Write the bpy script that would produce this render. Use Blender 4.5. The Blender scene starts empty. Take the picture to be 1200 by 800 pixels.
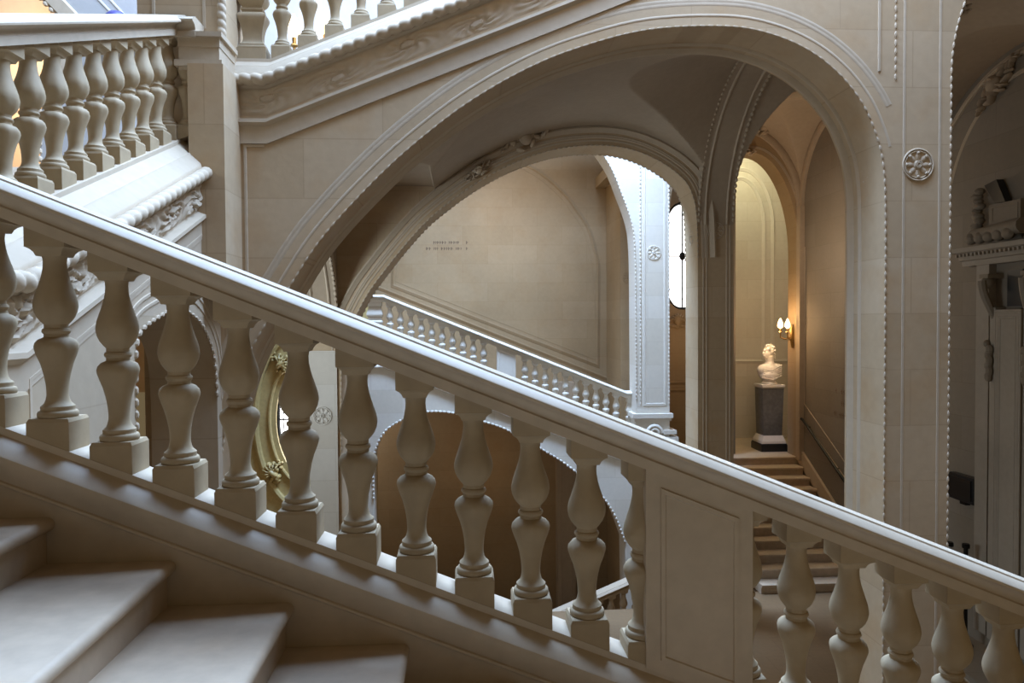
import bpy, math, random
import numpy as np
from mathutils import Vector, Matrix, noise
from mathutils.geometry import tessellate_polygon

random.seed(7)
C = bpy.context.scene.collection
CZ = 4.6            # eye height above the gallery floor; positions below are written with z measured from the eye
SL = 0.4058         # rise per metre of the flights
PI = math.pi

# ------------------------------------------------------------------ materials
def new_mat(name):
    m = bpy.data.materials.new(name); m.use_nodes = True
    nt = m.node_tree; b = nt.nodes['Principled BSDF']
    return m, nt, b

def stone(name, col, joints=None, rough=0.75, var=0.10, bump=0.15, spec=0.3, bw=1.25, rh=0.47, off=(0, 0), stain=0.0, jd=0.84):
    m, nt, b = new_mat(name)
    N, L = nt.nodes.new, nt.links.new
    geo = N('ShaderNodeNewGeometry')
    pos = geo.outputs['Position']
    n1 = N('ShaderNodeTexNoise'); n1.inputs['Scale'].default_value = 0.9; n1.inputs['Detail'].default_value = 4
    L(pos, n1.inputs['Vector'])
    n2 = N('ShaderNodeTexNoise'); n2.inputs['Scale'].default_value = 14; n2.inputs['Detail'].default_value = 5
    L(pos, n2.inputs['Vector'])
    mr = N('ShaderNodeMapRange'); mr.inputs['From Min'].default_value = .3; mr.inputs['From Max'].default_value = .7
    mr.inputs['To Min'].default_value = 1 - var; mr.inputs['To Max'].default_value = 1 + var
    L(n1.outputs['Fac'], mr.inputs['Value'])
    mr2 = N('ShaderNodeMapRange'); mr2.inputs['From Min'].default_value = .3; mr2.inputs['From Max'].default_value = .7
    mr2.inputs['To Min'].default_value = 1 - var * .5; mr2.inputs['To Max'].default_value = 1 + var * .5
    L(n2.outputs['Fac'], mr2.inputs['Value'])
    mul = N('ShaderNodeMath'); mul.operation = 'MULTIPLY'
    L(mr.outputs[0], mul.inputs[0]); L(mr2.outputs[0], mul.inputs[1])
    fac = mul.outputs[0]
    base = N('ShaderNodeRGB'); base.outputs[0].default_value = (*col, 1)
    src = base.outputs[0]
    if stain:
        st = N('ShaderNodeTexNoise'); st.inputs['Scale'].default_value = 2.3; st.inputs['Detail'].default_value = 6
        L(pos, st.inputs['Vector'])
        sr = N('ShaderNodeMapRange'); sr.inputs['From Min'].default_value = .5; sr.inputs['From Max'].default_value = .72
        sr.inputs['To Min'].default_value = 0; sr.inputs['To Max'].default_value = stain
        L(st.outputs['Fac'], sr.inputs['Value'])
        mx = N('ShaderNodeMix'); mx.data_type = 'RGBA'
        L(sr.outputs[0], mx.inputs['Factor']); L(src, mx.inputs['A']); mx.inputs['B'].default_value = (col[0] * .92, col[1] * .76, col[2] * .56, 1)
        src = mx.outputs['Result']
    if joints:
        sep = N('ShaderNodeSeparateXYZ'); L(pos, sep.inputs[0])
        cmb = N('ShaderNodeCombineXYZ')
        ax = {'x': 'X', 'y': 'Y', 'z': 'Z'}
        for k in (0, 1):
            ad = N('ShaderNodeMath'); ad.operation = 'ADD'; ad.inputs[1].default_value = 40 + off[k]
            L(sep.outputs[ax[joints[k]]], ad.inputs[0]); L(ad.outputs[0], cmb.inputs[k])
        br = N('ShaderNodeTexBrick'); br.inputs['Scale'].default_value = 1
        br.inputs['Brick Width'].default_value = bw; br.inputs['Row Height'].default_value = rh
        br.inputs['Mortar Size'].default_value = .005; br.inputs['Mortar Smooth'].default_value = .3
        br.inputs['Color1'].default_value = (1, 1, 1, 1); br.inputs['Color2'].default_value = (.92, .90, .86, 1); br.inputs['Mortar'].default_value = (jd, jd * .97, jd * .92, 1)
        L(cmb.outputs[0], br.inputs['Vector'])
        mj = N('ShaderNodeMix'); mj.data_type = 'RGBA'; mj.blend_type = 'MULTIPLY'; mj.inputs['Factor'].default_value = 1
        L(src, mj.inputs['A']); L(br.outputs['Color'], mj.inputs['B']); src = mj.outputs['Result']
    vm = N('ShaderNodeVectorMath'); vm.operation = 'SCALE'
    L(src, vm.inputs[0]); L(fac, vm.inputs['Scale'])
    L(vm.outputs[0], b.inputs['Base Color'])
    b.inputs['Roughness'].default_value = rough
    b.inputs['Specular IOR Level'].default_value = spec
    bp = N('ShaderNodeBump'); bp.inputs['Strength'].default_value = bump; bp.inputs['Distance'].default_value = .01
    L(n2.outputs['Fac'], bp.inputs['Height']); L(bp.outputs[0], b.inputs['Normal'])
    return m

def plain(name, col, rough=.5, metal=0, spec=.5):
    m, nt, b = new_mat(name)
    N, L = nt.nodes.new, nt.links.new
    n = N('ShaderNodeTexNoise'); n.inputs['Scale'].default_value = 25; n.inputs['Detail'].default_value = 3
    geo = N('ShaderNodeNewGeometry'); L(geo.outputs['Position'], n.inputs['Vector'])
    mr = N('ShaderNodeMapRange'); mr.inputs['To Min'].default_value = .8; mr.inputs['To Max'].default_value = 1.2; L(n.outputs['Fac'], mr.inputs['Value'])
    vm = N('ShaderNodeVectorMath'); vm.operation = 'SCALE'; vm.inputs[0].default_value = col; L(mr.outputs[0], vm.inputs['Scale'])
    L(vm.outputs[0], b.inputs['Base Color'])
    b.inputs['Roughness'].default_value = rough; b.inputs['Metallic'].default_value = metal; b.inputs['Specular IOR Level'].default_value = spec
    return m

def glow(name, col, strength):
    m, nt, b = new_mat(name)
    b.inputs['Base Color'].default_value = (*[min(1, c) for c in col], 1)
    b.inputs['Emission Color'].default_value = (*col, 1); b.inputs['Emission Strength'].default_value = strength
    return m

LIME = (.50, .40, .29)
M = dict(
    wall_x=stone('limestone ashlar', (.50, .375, .245), 'xz', stain=.45, var=.07),
    wall_y=stone('limestone ashlar side', LIME, 'yz', stain=.3, var=.07),
    carved=stone('carved limestone', LIME, None, var=.08, bump=.25),
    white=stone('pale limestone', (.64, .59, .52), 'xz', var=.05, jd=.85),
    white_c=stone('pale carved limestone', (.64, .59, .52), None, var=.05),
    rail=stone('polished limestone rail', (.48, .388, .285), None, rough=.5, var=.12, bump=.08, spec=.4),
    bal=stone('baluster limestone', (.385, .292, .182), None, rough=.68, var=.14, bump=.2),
    tread=stone('worn step stone', (.49, .385, .28), None, rough=.48, var=.16, bump=.12, spec=.45, stain=.35),
    vault=stone('vault plaster stone', (.40, .31, .22), None, var=.08),
    warm=stone('honey limestone', (.37, .262, .15), 'xz', var=.07, stain=.25, jd=.85),
    ochre=stone('gilded ochre stone', (.46, .35, .15), None, rough=.45, var=.2, bump=.3, spec=.6),
    floor=stone('floor stone', (.20, .128, .07), 'xy', rough=.4, bw=.6, rh=.6, var=.1),
    grey=stone('grey limestone', (.24, .20, .155), 'yz', var=.06),
    marble=stone('white marble', (.80, .74, .68), None, rough=.4, var=.05, bump=.05, spec=.5),
    plaster=stone('pale painted plaster', (.42, .40, .38), None, var=.04),
    door=stone('doorway limestone', (.33, .285, .23), None, var=.08),
    pedm=stone('grey veined marble', (.15, .15, .15), None, rough=.3, var=.4, bump=.05, spec=.6),
    dark=plain('black stone', (.012, .012, .013), .3),
    iron=plain('black iron', (.015, .014, .013), .45, .6),
    bronze=plain('aged brass', (.35, .22, .08), .35, 1),
    black=plain('black panel', (.012, .013, .015), .4),
    steel=plain('steel post', (.6, .6, .6), .3, 1),
    ink=plain('engraved ink', (.16, .10, .06), .8),
    violet=plain('dark blue enamel', (.05, .045, .16), .4),
    orange=stone('warm tinted plaster', (.80, .55, .32), None, var=.05),
    pane=glow('daylit window glass', (1, .98, .97), 4.5),
    flame=glow('lamp flame', (1, .76, .42), 5),
)

# ------------------------------------------------------------------ object helpers
LOC = {}
def put(o, parent=None):
    C.objects.link(o)
    if parent is not None: o.parent = parent
    return o

def tag(o, label=None, cat=None, group=None, kind=None):
    if label: o['label'] = label
    if cat: o['category'] = cat
    if group: o['group'] = group
    if kind: o['kind'] = kind
    return o

def empty(name, loc, label=None, cat=None, group=None, kind=None):
    o = bpy.data.objects.new(name, None); C.objects.link(o)
    o.location = (loc[0], loc[1], loc[2] + CZ); o.empty_display_size = .1
    LOC[o] = Vector(loc)
    return tag(o, label, cat, group, kind)

class MB:
    def __init__(s): s.v = []; s.f = []
    def add(s, vs, fs):
        b = len(s.v); s.v += [tuple(map(float, p)) for p in vs]; s.f += [tuple(b + i for i in f) for f in fs]; return s
    def box(s, a, b):
        (x0, y0, z0), (x1, y1, z1) = a, b
        return s.add([(x0, y0, z0), (x1, y0, z0), (x1, y1, z0), (x0, y1, z0), (x0, y0, z1), (x1, y0, z1), (x1, y1, z1), (x0, y1, z1)],
                     [(3, 2, 1, 0), (4, 5, 6, 7), (0, 1, 5, 4), (1, 2, 6, 5), (2, 3, 7, 6), (3, 0, 4, 7)])
    def prism(s, poly, d0, d1, mapf):
        """polygon (list of (p, q)) between depths d0 and d1"""
        n = len(poly)
        tri = tessellate_polygon([[Vector((p, q, 0)) for p, q in poly]])
        vs = [mapf(p, q, d0) for p, q in poly] + [mapf(p, q, d1) for p, q in poly]
        fs = [t for t in tri] + [tuple(n + i for i in reversed(t)) for t in tri] + [(i, (i + 1) % n, n + (i + 1) % n, n + i) for i in range(n)]
        return s.add(vs, fs)
    def wall(s, outer, holes, th, mapf):
        loops = [outer] + holes
        tri = tessellate_polygon([[Vector((p, q, 0)) for p, q in l] for l in loops])
        flat = [p for l in loops for p in l]; n = len(flat)
        vs = [mapf(p, q, 0) for p, q in flat] + [mapf(p, q, -th) for p, q in flat]
        fs = [tuple(t) for t in tri] + [tuple(n + i for i in reversed(t)) for t in tri]
        b = 0
        for l in loops:
            k = len(l)
            fs += [(b + i, b + (i + 1) % k, n + b + (i + 1) % k, n + b + i) for i in range(k)]; b += k
        return s.add(vs, fs)
    def sweep(s, path, prof, mapf, closed=False, pclosed=False):
        """moulding: path in wall plane (p, q); profile (a in-plane to the left of travel, c out of the wall)"""
        n = len(path); vs = []; k = len(prof)
        for i in range(n):
            P = Vector(path[i])
            if closed: A, B = Vector(path[i - 1]), Vector(path[(i + 1) % n])
            else: A, B = Vector(path[max(i - 1, 0)]), Vector(path[min(i + 1, n - 1)])
            t1 = (P - A); t2 = (B - P)
            if t1.length < 1e-9: t1 = t2
            if t2.length < 1e-9: t2 = t1
            t1.normalize(); t2.normalize()
            n1 = Vector((-t1.y, t1.x)); n2 = Vector((-t2.y, t2.x)); m = n1 + n2; m.normalize()
            d = max(.35, m.dot(n1))
            for a, c in prof: vs.append(mapf(P.x + m.x * a / d, P.y + m.y * a / d, c))
        fs = []
        for i in range(n if closed else n - 1):
            j = (i + 1) % n
            for e in range(k if pclosed else k - 1):
                g = (e + 1) % k
                fs.append((i * k + e, i * k + g, j * k + g, j * k + e))
        if not closed and pclosed: fs += [tuple(range(k))[::-1], tuple((n - 1) * k + i for i in range(k))]
        return s.add(vs, fs)
    def extrude(s, prof, stations):
        """closed profile points (d, z) carried to each station f(d, z) -> xyz"""
        k = len(prof); vs = [f(d, z) for f in stations for d, z in prof]; n = len(stations)
        fs = [(i * k + e, i * k + (e + 1) % k, (i + 1) * k + (e + 1) % k, (i + 1) * k + e) for i in range(n - 1) for e in range(k)]
        for base, rev in ((0, True), ((n - 1) * k, False)):
            tri = tessellate_polygon([[Vector((d, z, 0)) for d, z in prof]])
            fs += [tuple(base + i for i in (reversed(t) if rev else t)) for t in tri]
        return s.add(vs, fs)
    def blob(s, c, r, nu=8, nv=5, ax=None):
        """ellipsoid, radii r along the axes of ax"""
        ax = ax or (Vector((1, 0, 0)), Vector((0, 1, 0)), Vector((0, 0, 1)))
        c = Vector(c); vs = [c + ax[2] * r[2]]
        for i in range(1, nv):
            th = PI * i / nv
            for j in range(nu):
                ph = 2 * PI * j / nu
                vs.append(c + ax[0] * (r[0] * math.sin(th) * math.cos(ph)) + ax[1] * (r[1] * math.sin(th) * math.sin(ph)) + ax[2] * (r[2] * math.cos(th)))
        vs.append(c - ax[2] * r[2]); e = len(vs) - 1
        fs = [(0, 1 + j, 1 + (j + 1) % nu) for j in range(nu)]
        for i in range(nv - 2):
            for j in range(nu):
                a = 1 + i * nu; fs.append((a + j, a + nu + j, a + nu + (j + 1) % nu, a + (j + 1) % nu))
        a = 1 + (nv - 2) * nu
        fs += [(a + (j + 1) % nu, a + j, e) for j in range(nu)]
        return s.add(vs, fs)
    def lathe(s, prof, seg=32, c=(0, 0, 0), rfun=None, cap=True):
        k = len(prof); vs = []
        for r, z in prof:
            for j in range(seg):
                th = 2 * PI * j / seg
                rr = r if rfun is None else rfun(r, z, th)
                vs.append((c[0] + rr * math.cos(th), c[1] + rr * math.sin(th), c[2] + z))
        fs = [(i * seg + j, i * seg + (j + 1) % seg, (i + 1) * seg + (j + 1) % seg, (i + 1) * seg + j) for i in range(k - 1) for j in range(seg)]
        if cap: fs += [tuple(range(seg))[::-1], tuple((k - 1) * seg + j for j in range(seg))]
        return s.add(vs, fs)
    def tube(s, pts, r, seg=10):
        pts = [Vector(p) for p in pts]; n = len(pts); vs = []
        up = None
        for i, p in enumerate(pts):
            t = (pts[min(i + 1, n - 1)] - pts[max(i - 1, 0)]).normalized()
            if up is None: up = Vector((0, 0, 1)) if abs(t.z) < .9 else Vector((1, 0, 0))
            a = t.cross(up).normalized(); b = a.cross(t); up = b
            rad = r[i] if isinstance(r, (list, tuple)) else r
            vs += [p + a * (rad * math.cos(2 * PI * j / seg)) + b * (rad * math.sin(2 * PI * j / seg)) for j in range(seg)]
        fs = [(i * seg + j, i * seg + (j + 1) % seg, (i + 1) * seg + (j + 1) % seg, (i + 1) * seg + j) for i in range(n - 1) for j in range(seg)]
        fs += [tuple(range(seg))[::-1], tuple((n - 1) * seg + j for j in range(seg))]
        return s.add(vs, fs)
    def beads(s, path, mapf, r=.022, pitch=.062, c=.012, reel=True):
        """bead-and-reel along a path in the wall plane"""
        acc = 0; nxt = pitch / 2; i = 0
        for a, b in zip(path[:-1], path[1:]):
            A, B = Vector(a), Vector(b); L = (B - A).length
            if L < 1e-9: continue
            t = (B - A) / L
            while nxt <= acc + L:
                P = A + t * (nxt - acc)
                o = Vector(mapf(P.x, P.y, c)); e1 = (Vector(mapf(P.x + t.x, P.y + t.y, c)) - o); e2 = (Vector(mapf(P.x - t.y, P.y + t.x, c)) - o); e3 = (Vector(mapf(P.x, P.y, c + 1)) - o)
                s.blob(o, (pitch * .42, r, r), 6, 4, (e1, e2, e3))
                nxt += pitch
            acc += L
        return s
    def build(s, name, mat, parent=None, kind=None, smooth=35, local=False):
        me = bpy.data.meshes.new(name)
        if local: vs = s.v
        elif parent is not None:
            o = parent; off = LOC.get(parent, Vector((0, 0, -CZ)))
            vs = [(x - off.x, y - off.y, z - off.z) for x, y, z in s.v]
        else: vs = [(x, y, z + CZ) for x, y, z in s.v]
        me.from_pydata([tuple(p) for p in vs], [], s.f); me.validate(); me.update()
        import bmesh
        bm = bmesh.new(); bm.from_mesh(me); bmesh.ops.recalc_face_normals(bm, faces=bm.faces); bm.to_mesh(me); bm.free()
        if smooth:
            me.polygons.foreach_set('use_smooth', [True] * len(me.polygons)); me.set_sharp_from_angle(angle=math.radians(smooth))
        me.materials.append(mat)
        ob = put(bpy.data.objects.new(name, me), parent)
        LOC[ob] = LOC.get(parent, Vector((0, 0, -CZ))) if parent is not None else Vector((0, 0, -CZ))
        if kind: ob['kind'] = kind
        return ob

def mY(y0): return lambda p, q, c: (p, y0 - c, q)            # wall facing the camera
def mYb(y0): return lambda p, q, c: (p, y0 + c, q)           # wall facing away
def mXp(x0): return lambda p, q, c: (x0 + c, p, q)           # wall facing right
def mXn(x0): return lambda p, q, c: (x0 - c, p, q)           # wall facing left

def spline(pts, n=8):
    out = []
    P = [Vector(p) for p in pts]
    for i in range(len(P) - 1):
        p0 = P[max(i - 1, 0)]; p1 = P[i]; p2 = P[i + 1]; p3 = P[min(i + 2, len(P) - 1)]
        for k in range(n):
            t = k / n
            v = .5 * ((2 * p1) + (-p0 + p2) * t + (2 * p0 - 5 * p1 + 4 * p2 - p3) * t * t + (-p0 + 3 * p1 - 3 * p2 + p3) * t ** 3)
            out.append((v.x, v.y))
    out.append(tuple(P[-1])); return out

def offset(path, d):
    out = []; n = len(path)
    for i in range(n):
        P = Vector(path[i]); A = Vector(path[max(i - 1, 0)]); B = Vector(path[min(i + 1, n - 1)])
        t = (B - A).normalized(); out.append((P.x - t.y * d, P.y + t.x * d))
    return out

def half_round(r, n=6, c0=0): return [(r * math.cos(PI * i / n), c0 + r * math.sin(PI * i / n)) for i in range(n + 1)]
FILLET = [(-.012, 0), (-.009, .007), (.009, .007), (.012, 0)]
GROOVE = [(-.03, 0), (-.022, .008), (-.006, .009), (0, .002), (.006, .009), (.022, .008), (.03, 0)]
CYMA = [(-.045, 0), (-.04, .012), (-.02, .02), (0, .03), (.02, .042), (.03, .03), (.045, .028), (.05, 0)]

def rosette(mapf, p, q, r, mat, parent, petals=8, ring=True):
    b = MB()
    def fr(u, v, c): return Vector(mapf(p + u, q + v, c))
    o = fr(0, 0, 0); e1 = fr(1, 0, 0) - o; e2 = fr(0, 1, 0) - o; e3 = fr(0, 0, 1) - o
    if ring:
        for R, w in ((r, .008 * r / .13), (r * .86, .006 * r / .13)):
            pts = [fr(R * math.cos(2 * PI * i / 32), R * math.sin(2 * PI * i / 32), .004) for i in range(33)]
            b.tube(pts, w, 6)
    for k in range(petals):
        th = 2 * PI * k / petals
        d = e1 * math.cos(th) + e2 * math.sin(th); t = e2 * math.cos(th) - e1 * math.sin(th)
        b.blob(o + d * (r * .55), (r * .27, r * .17, r * .06), 8, 5, (d, t, e3))
        b.blob(o + d * (r * .76) + e3 * .01, (r * .09, r * .12, r * .08), 6, 4, (d, t, e3))
    b.blob(o, (r * .3, r * .3, r * .08), 12, 6, (e1, e2, e3))
    pts = []
    for i in range(30):
        th = 2 * PI * i / 14; R = r * .05 + r * .2 * (1 - i / 30)
        pts.append(fr(R * math.cos(th), R * math.sin(th), r * .12))
    b.tube(pts, r * .045, 5)
    return b.build('rosette', mat, parent)

def leafwork(mapf, p, q, w, h, mat, parent, name='carved_ornament', n=26, rot=0, depth=.07):
    """a clump of carved leaves and a shell on a wall"""
    b = MB(); rnd = random.Random(int(abs(p * 97 + q * 31) * 10))
    o0 = Vector(mapf(p, q, 0)); e1 = Vector(mapf(p + 1, q, 0)) - o0; e2 = Vector(mapf(p, q + 1, 0)) - o0; e3 = Vector(mapf(p, q, 1)) - o0
    ca, sa = math.cos(rot), math.sin(rot)
    f1 = e1 * ca + e2 * sa; f2 = e2 * ca - e1 * sa
    for i in range(n):
        t = i / (n - 1) * 2 - 1
        a = t * w * .5; bb = (rnd.random() - .5) * h * (1 - .6 * abs(t))
        ang = rnd.uniform(-.9, .9) + (0 if t > 0 else PI)
        d = f1 * math.cos(ang) + f2 * math.sin(ang); tt = f2 * math.cos(ang) - f1 * math.sin(ang)
        sz = (1 - .55 * abs(t))
        b.blob(o0 + f1 * a + f2 * bb, (w * .12 * sz, h * .14 * sz, depth * sz * rnd.uniform(.6, 1.2)), 8, 5, (d, tt, e3))
    b.blob(o0 + e3 * depth * .4, (w * .13, h * .34, depth), 12, 8, (f1, f2, e3))
    for k in range(7):
        th = PI * (k + .5) / 7
        d = f1 * math.cos(th) + f2 * math.sin(th)
        b.tube([o0 + e3 * depth * .9, o0 + d * h * .3 + e3 * depth * 1.15, o0 + d * h * .52 + e3 * depth * .5], [.02 * w, .03 * w, .012 * w], 6)
    return b.build(name, mat, parent)

def copy_tree(o, parent=None, loc=None):
    c = o.copy(); C.objects.link(c)
    if parent is not None: c.parent = parent
    if loc is not None: c.location = loc
    LOC[c] = LOC.get(o)
    for ch in list(o.children): copy_tree(ch, c)
    return c

# ------------------------------------------------------------------ camera
cam = bpy.data.cameras.new('camera'); cam.sensor_width = 36; cam.lens = 870 / 1200 * 36; cam.clip_start = .05
co = bpy.data.objects.new('camera', cam); C.objects.link(co)
fw = Vector((.06550475, .99751254, -.02603563)); rt = Vector((.99781867, -.06569431, -.00649241)); up = Vector((.00818666, .02555355, .99963993))
co.matrix_world = Matrix(((rt.x, up.x, -fw.x, 0), (rt.y, up.y, -fw.y, 0), (rt.z, up.z, -fw.z, CZ), (0, 0, 0, 1)))
bpy.context.scene.camera = co

# ------------------------------------------------------------------ balusters
BT = .0885    # base line to top of the plinth block
PROF = [(.064, 0), (.0675, .004), (.0685, .012), (.067, .020), (.063, .025), (.058, .0265), (.0565, .031), (.0575, .036), (.057, .042), (.0515, .047), (.045, .053), (.040, .064), (.0365, .082), (.0365, .10), (.039, .13),
        (.045, .165), (.054, .20), (.065, .230), (.0715, .252), (.0730, .264), (.0700, .278), (.060, .290), (.047, .296), (.041, .299), (.041, .310), (.0455, .314), (.048, .321), (.0455, .329), (.040, .332), (.040, .345),
        (.043, .349), (.0505, .357), (.061, .372), (.0695, .392), (.0735, .412), (.0735, .425), (.070, .445), (.062, .470), (.053, .497), (.045, .525), (.040, .552), (.0385, .575), (.040, .592), (.044, .600)]
def leaf_r(r, z, th):
    k = 0
    for zc, w, amp in ((.262, .05, .07), (.385, .055, .07)):
        g = math.exp(-((z - zc) / w) ** 2); k += g * amp * (abs(math.cos(4 * th)) - .55)
    return r * (1 + k)
def make_baluster(sgn, mt='bal'):
    """baluster standing on a slope rising (sgn > 0) or falling along local x; origin on the base line"""
    b = MB().lathe(PROF, 40, (0, 0, BT), leaf_r)
    o = b.build('baluster', M[mt], None, local=True)
    w = .075; s = SL * sgn
    pb = MB()
    for x0, x1 in ((-w, w),):
        top = BT - .012
        pb.add([(-w, -w, s * -w - .002), (w, -w, s * w - .002), (w, w, s * w - .002), (-w, w, s * -w - .002), (-w, -w, top), (w, -w, top), (w, w, top), (-w, w, top),
                (-w + .006, -w + .006, BT + .001), (w - .006, -w + .006, BT + .001), (w - .006, w - .006, BT + .001), (-w + .006, w - .006, BT + .001)],
               [(3, 2, 1, 0), (0, 1, 5, 4), (1, 2, 6, 5), (2, 3, 7, 6), (3, 0, 4, 7), (4, 5, 9, 8), (5, 6, 10, 9), (6, 7, 11, 10), (7, 4, 8, 11), (8, 9, 10, 11)])
    p = pb.build('plinth_block', M[mt], o, local=True, smooth=20)
    z0 = BT + .597; zt = .775; a = .0705
    ab = MB(); rings = [(.044, z0), (.046, z0 + .004), (.050, z0 + .014), (.058, z0 + .024), (.068, z0 + .030), (a, z0 + .031)]
    vs = []
    for r, z in rings: vs += [(-r, -r, z), (r, -r, z), (r, r, z), (-r, r, z)]
    vs += [(-a, -a, zt - s * a), (a, -a, zt + s * a), (a, a, zt + s * a), (-a, a, zt - s * a)]
    n = len(vs) // 4
    fs = [(i * 4 + j, i * 4 + (j + 1) % 4, (i + 1) * 4 + (j + 1) % 4, (i + 1) * 4 + j) for i in range(n - 1) for j in range(4)] + [(3, 2, 1, 0), (4 * n - 4, 4 * n - 3, 4 * n - 2, 4 * n - 1)]
    ab.add(vs, fs); ab.build('abacus', M[mt], o, local=True, smooth=40)
    return o
BAL = {}
def baluster(sgn, parent, pos, rz=0, mt='bal'):
    off = LOC[parent]; loc = (pos[0] - off.x, pos[1] - off.y, pos[2] - off.z)
    if (sgn, mt) not in BAL:
        o = make_baluster(sgn, mt); BAL[sgn, mt] = o; o.parent = parent; o.location = loc
    else: o = copy_tree(BAL[sgn, mt], parent, loc)
    o.rotation_euler = (0, 0, rz)
    return o

RAIL = [(-.150, -.045), (-.135, -.020), (-.112, -.005), (-.108, 0), (.094, 0), (.100, -.002), (.104, -.011), (.109, -.009), (.149, -.034), (.152, -.039), (.151, -.050), (.124, -.055), (.102, -.066), (.092, -.084), (.092, -.098), (.100, -.104), (.100, -.145), (-.092, -.145), (-.092, -.10), (-.102, -.094), (-.126, -.068), (-.146, -.056)]
# face of the string towards the well: stepped ledge, rope, recess, frieze, shelf
CORN = [(.085, .0), (.092, -.002), (.094, -.03), (.104, -.036), (.165, -.085), (.178, -.088), (.184, -.10), (.255, -.165), (.262, -.19), (.258, -.27), (.245, -.285), (.24, -.30), (.222, -.50), (.228, -.515), (.265, -.53), (.285, -.535), (.287, -.56), (.27, -.575), (.255, -.585), (.255, -.72)]

def rope(b, f, L, r=.044, pitch=.088):
    """twisted rope moulding: f(s, a, c) -> xyz for arc length s and cross-section (a, c)"""
    n = int(L / pitch * 10); seg = 12; vs = []
    for i in range(n + 1):
        s = L * i / n
        for j in range(seg):
            th = 2 * PI * j / seg
            rr = r * (.78 + .34 * abs(math.sin(PI * s / pitch + th * .5)) ** .6)
            vs.append(f(s, rr * math.cos(th), rr * math.sin(th)))
    fs = [(i * seg + j, i * seg + (j + 1) % seg, (i + 1) * seg + (j + 1) % seg, (i + 1) * seg + j) for i in range(n) for j in range(seg)]
    return b.add(vs, fs)

def scroll_h(u, v):
    """height 0..1 of a running acanthus scroll, u in scroll periods, v 0..1"""
    h = 0
    for k in range(int(math.floor(u)) - 1, int(math.floor(u)) + 3):
        cx = k + .5; cy = .5 + (.12 if k % 2 else -.12)
        dx = (u - cx) * 1.25; dy = (v - cy) * (1 if k % 2 else -1)
        rr = math.hypot(dx, dy)
        if rr < .72:
            th = math.atan2(dy, dx)
            sp = math.cos(th * 1 - rr * 20) * .5 + .5
            lf = math.cos(th * 9 + rr * 22) * .5 + .5
            h = max(h, (1 - rr / .72) ** .4 * (.35 * sp ** 2 + .65 * lf * (rr > .2) + .8 * (rr < .12)))
    return h * min(1, v * 8) * min(1, (1 - v) * 8)

def frieze(b, f, L, p0, p1, period=.42, amp=.045):
    """carved band: f(s, d, z); from (d, z) p0 down to p1"""
    nu = max(2, int(L / .011)); nv = 22; vs = []
    for i in range(nu + 1):
        s = L * i / nu
        for j in range(nv + 1):
            t = j / nv; d = p0[0] + (p1[0] - p0[0]) * t; z = p0[1] + (p1[1] - p0[1]) * t
            vs.append(f(s, d + .004 + amp * scroll_h(s / period, t), z))
    fs = [(i * (nv + 1) + j, i * (nv + 1) + j + 1, (i + 1) * (nv + 1) + j + 1, (i + 1) * (nv + 1) + j) for i in range(nu) for j in range(nv)]
    return b.add(vs, fs)

# ------------------------------------------------------------------ front balustrade (falls to the right across the picture)
YA = 2.875
def base1(x): return -1.046 - SL * x
front = empty('balustrade', (.9, YA, base1(.9)), 'front stone balustrade falling to the right across the whole view beside the worn steps', 'balustrade')
X0, X1 = -2.05, 3.3
st = [lambda d, z, x=x: (x, YA - d, base1(x) + .907 + z) for x in (X0, X1)]
MB().extrude(RAIL, st).build('handrail', M['rail'], front)
STR = [(.077, .0), (.079, -.028), (.084, -.030), (.152, -.072), (.158, -.078), (.160, -.090), (.157, -.108), (.150, -.130), (.141, -.152), (.133, -.172), (.141, -.176), (.143, -.184), (.139, -.191), (.131, -.193), (.131, -.75), (-.255, -.75)]
STR1 = STR + [(-d, z) for d, z in reversed(CORN[:-1])]
st = [lambda d, z, x=x: (x, YA - d, base1(x) + z) for x in (X0, X1)]
MB().extrude(STR1, st).build('string_course', M['rail'], front)
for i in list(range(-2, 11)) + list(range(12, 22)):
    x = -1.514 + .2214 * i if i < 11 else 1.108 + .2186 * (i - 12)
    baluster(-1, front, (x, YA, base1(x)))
# panelled dado
pd = MB()
dp = [(.694, base1(.694) - .01), (1.114, base1(1.114) - .01), (1.114, base1(1.114) + .775), (.694, base1(.694) + .775)]
pd.prism(dp, -.085, .085, lambda p, q, c: (p, YA + c, q))
def sl(x, k): return base1(x) + k
ip = [(.762, sl(.762, .055)), (1.046, sl(1.046, .055)), (1.046, sl(1.046, .70)), (.762, sl(.762, .70))]
pd.sweep(ip, [(-.012, 0), (-.010, .007), (.006, .007), (.010, 0)], lambda p, q, c: (p, YA - .085 - c, q), closed=True)
pd.build('pedestal', M['rail'], front)

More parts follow.
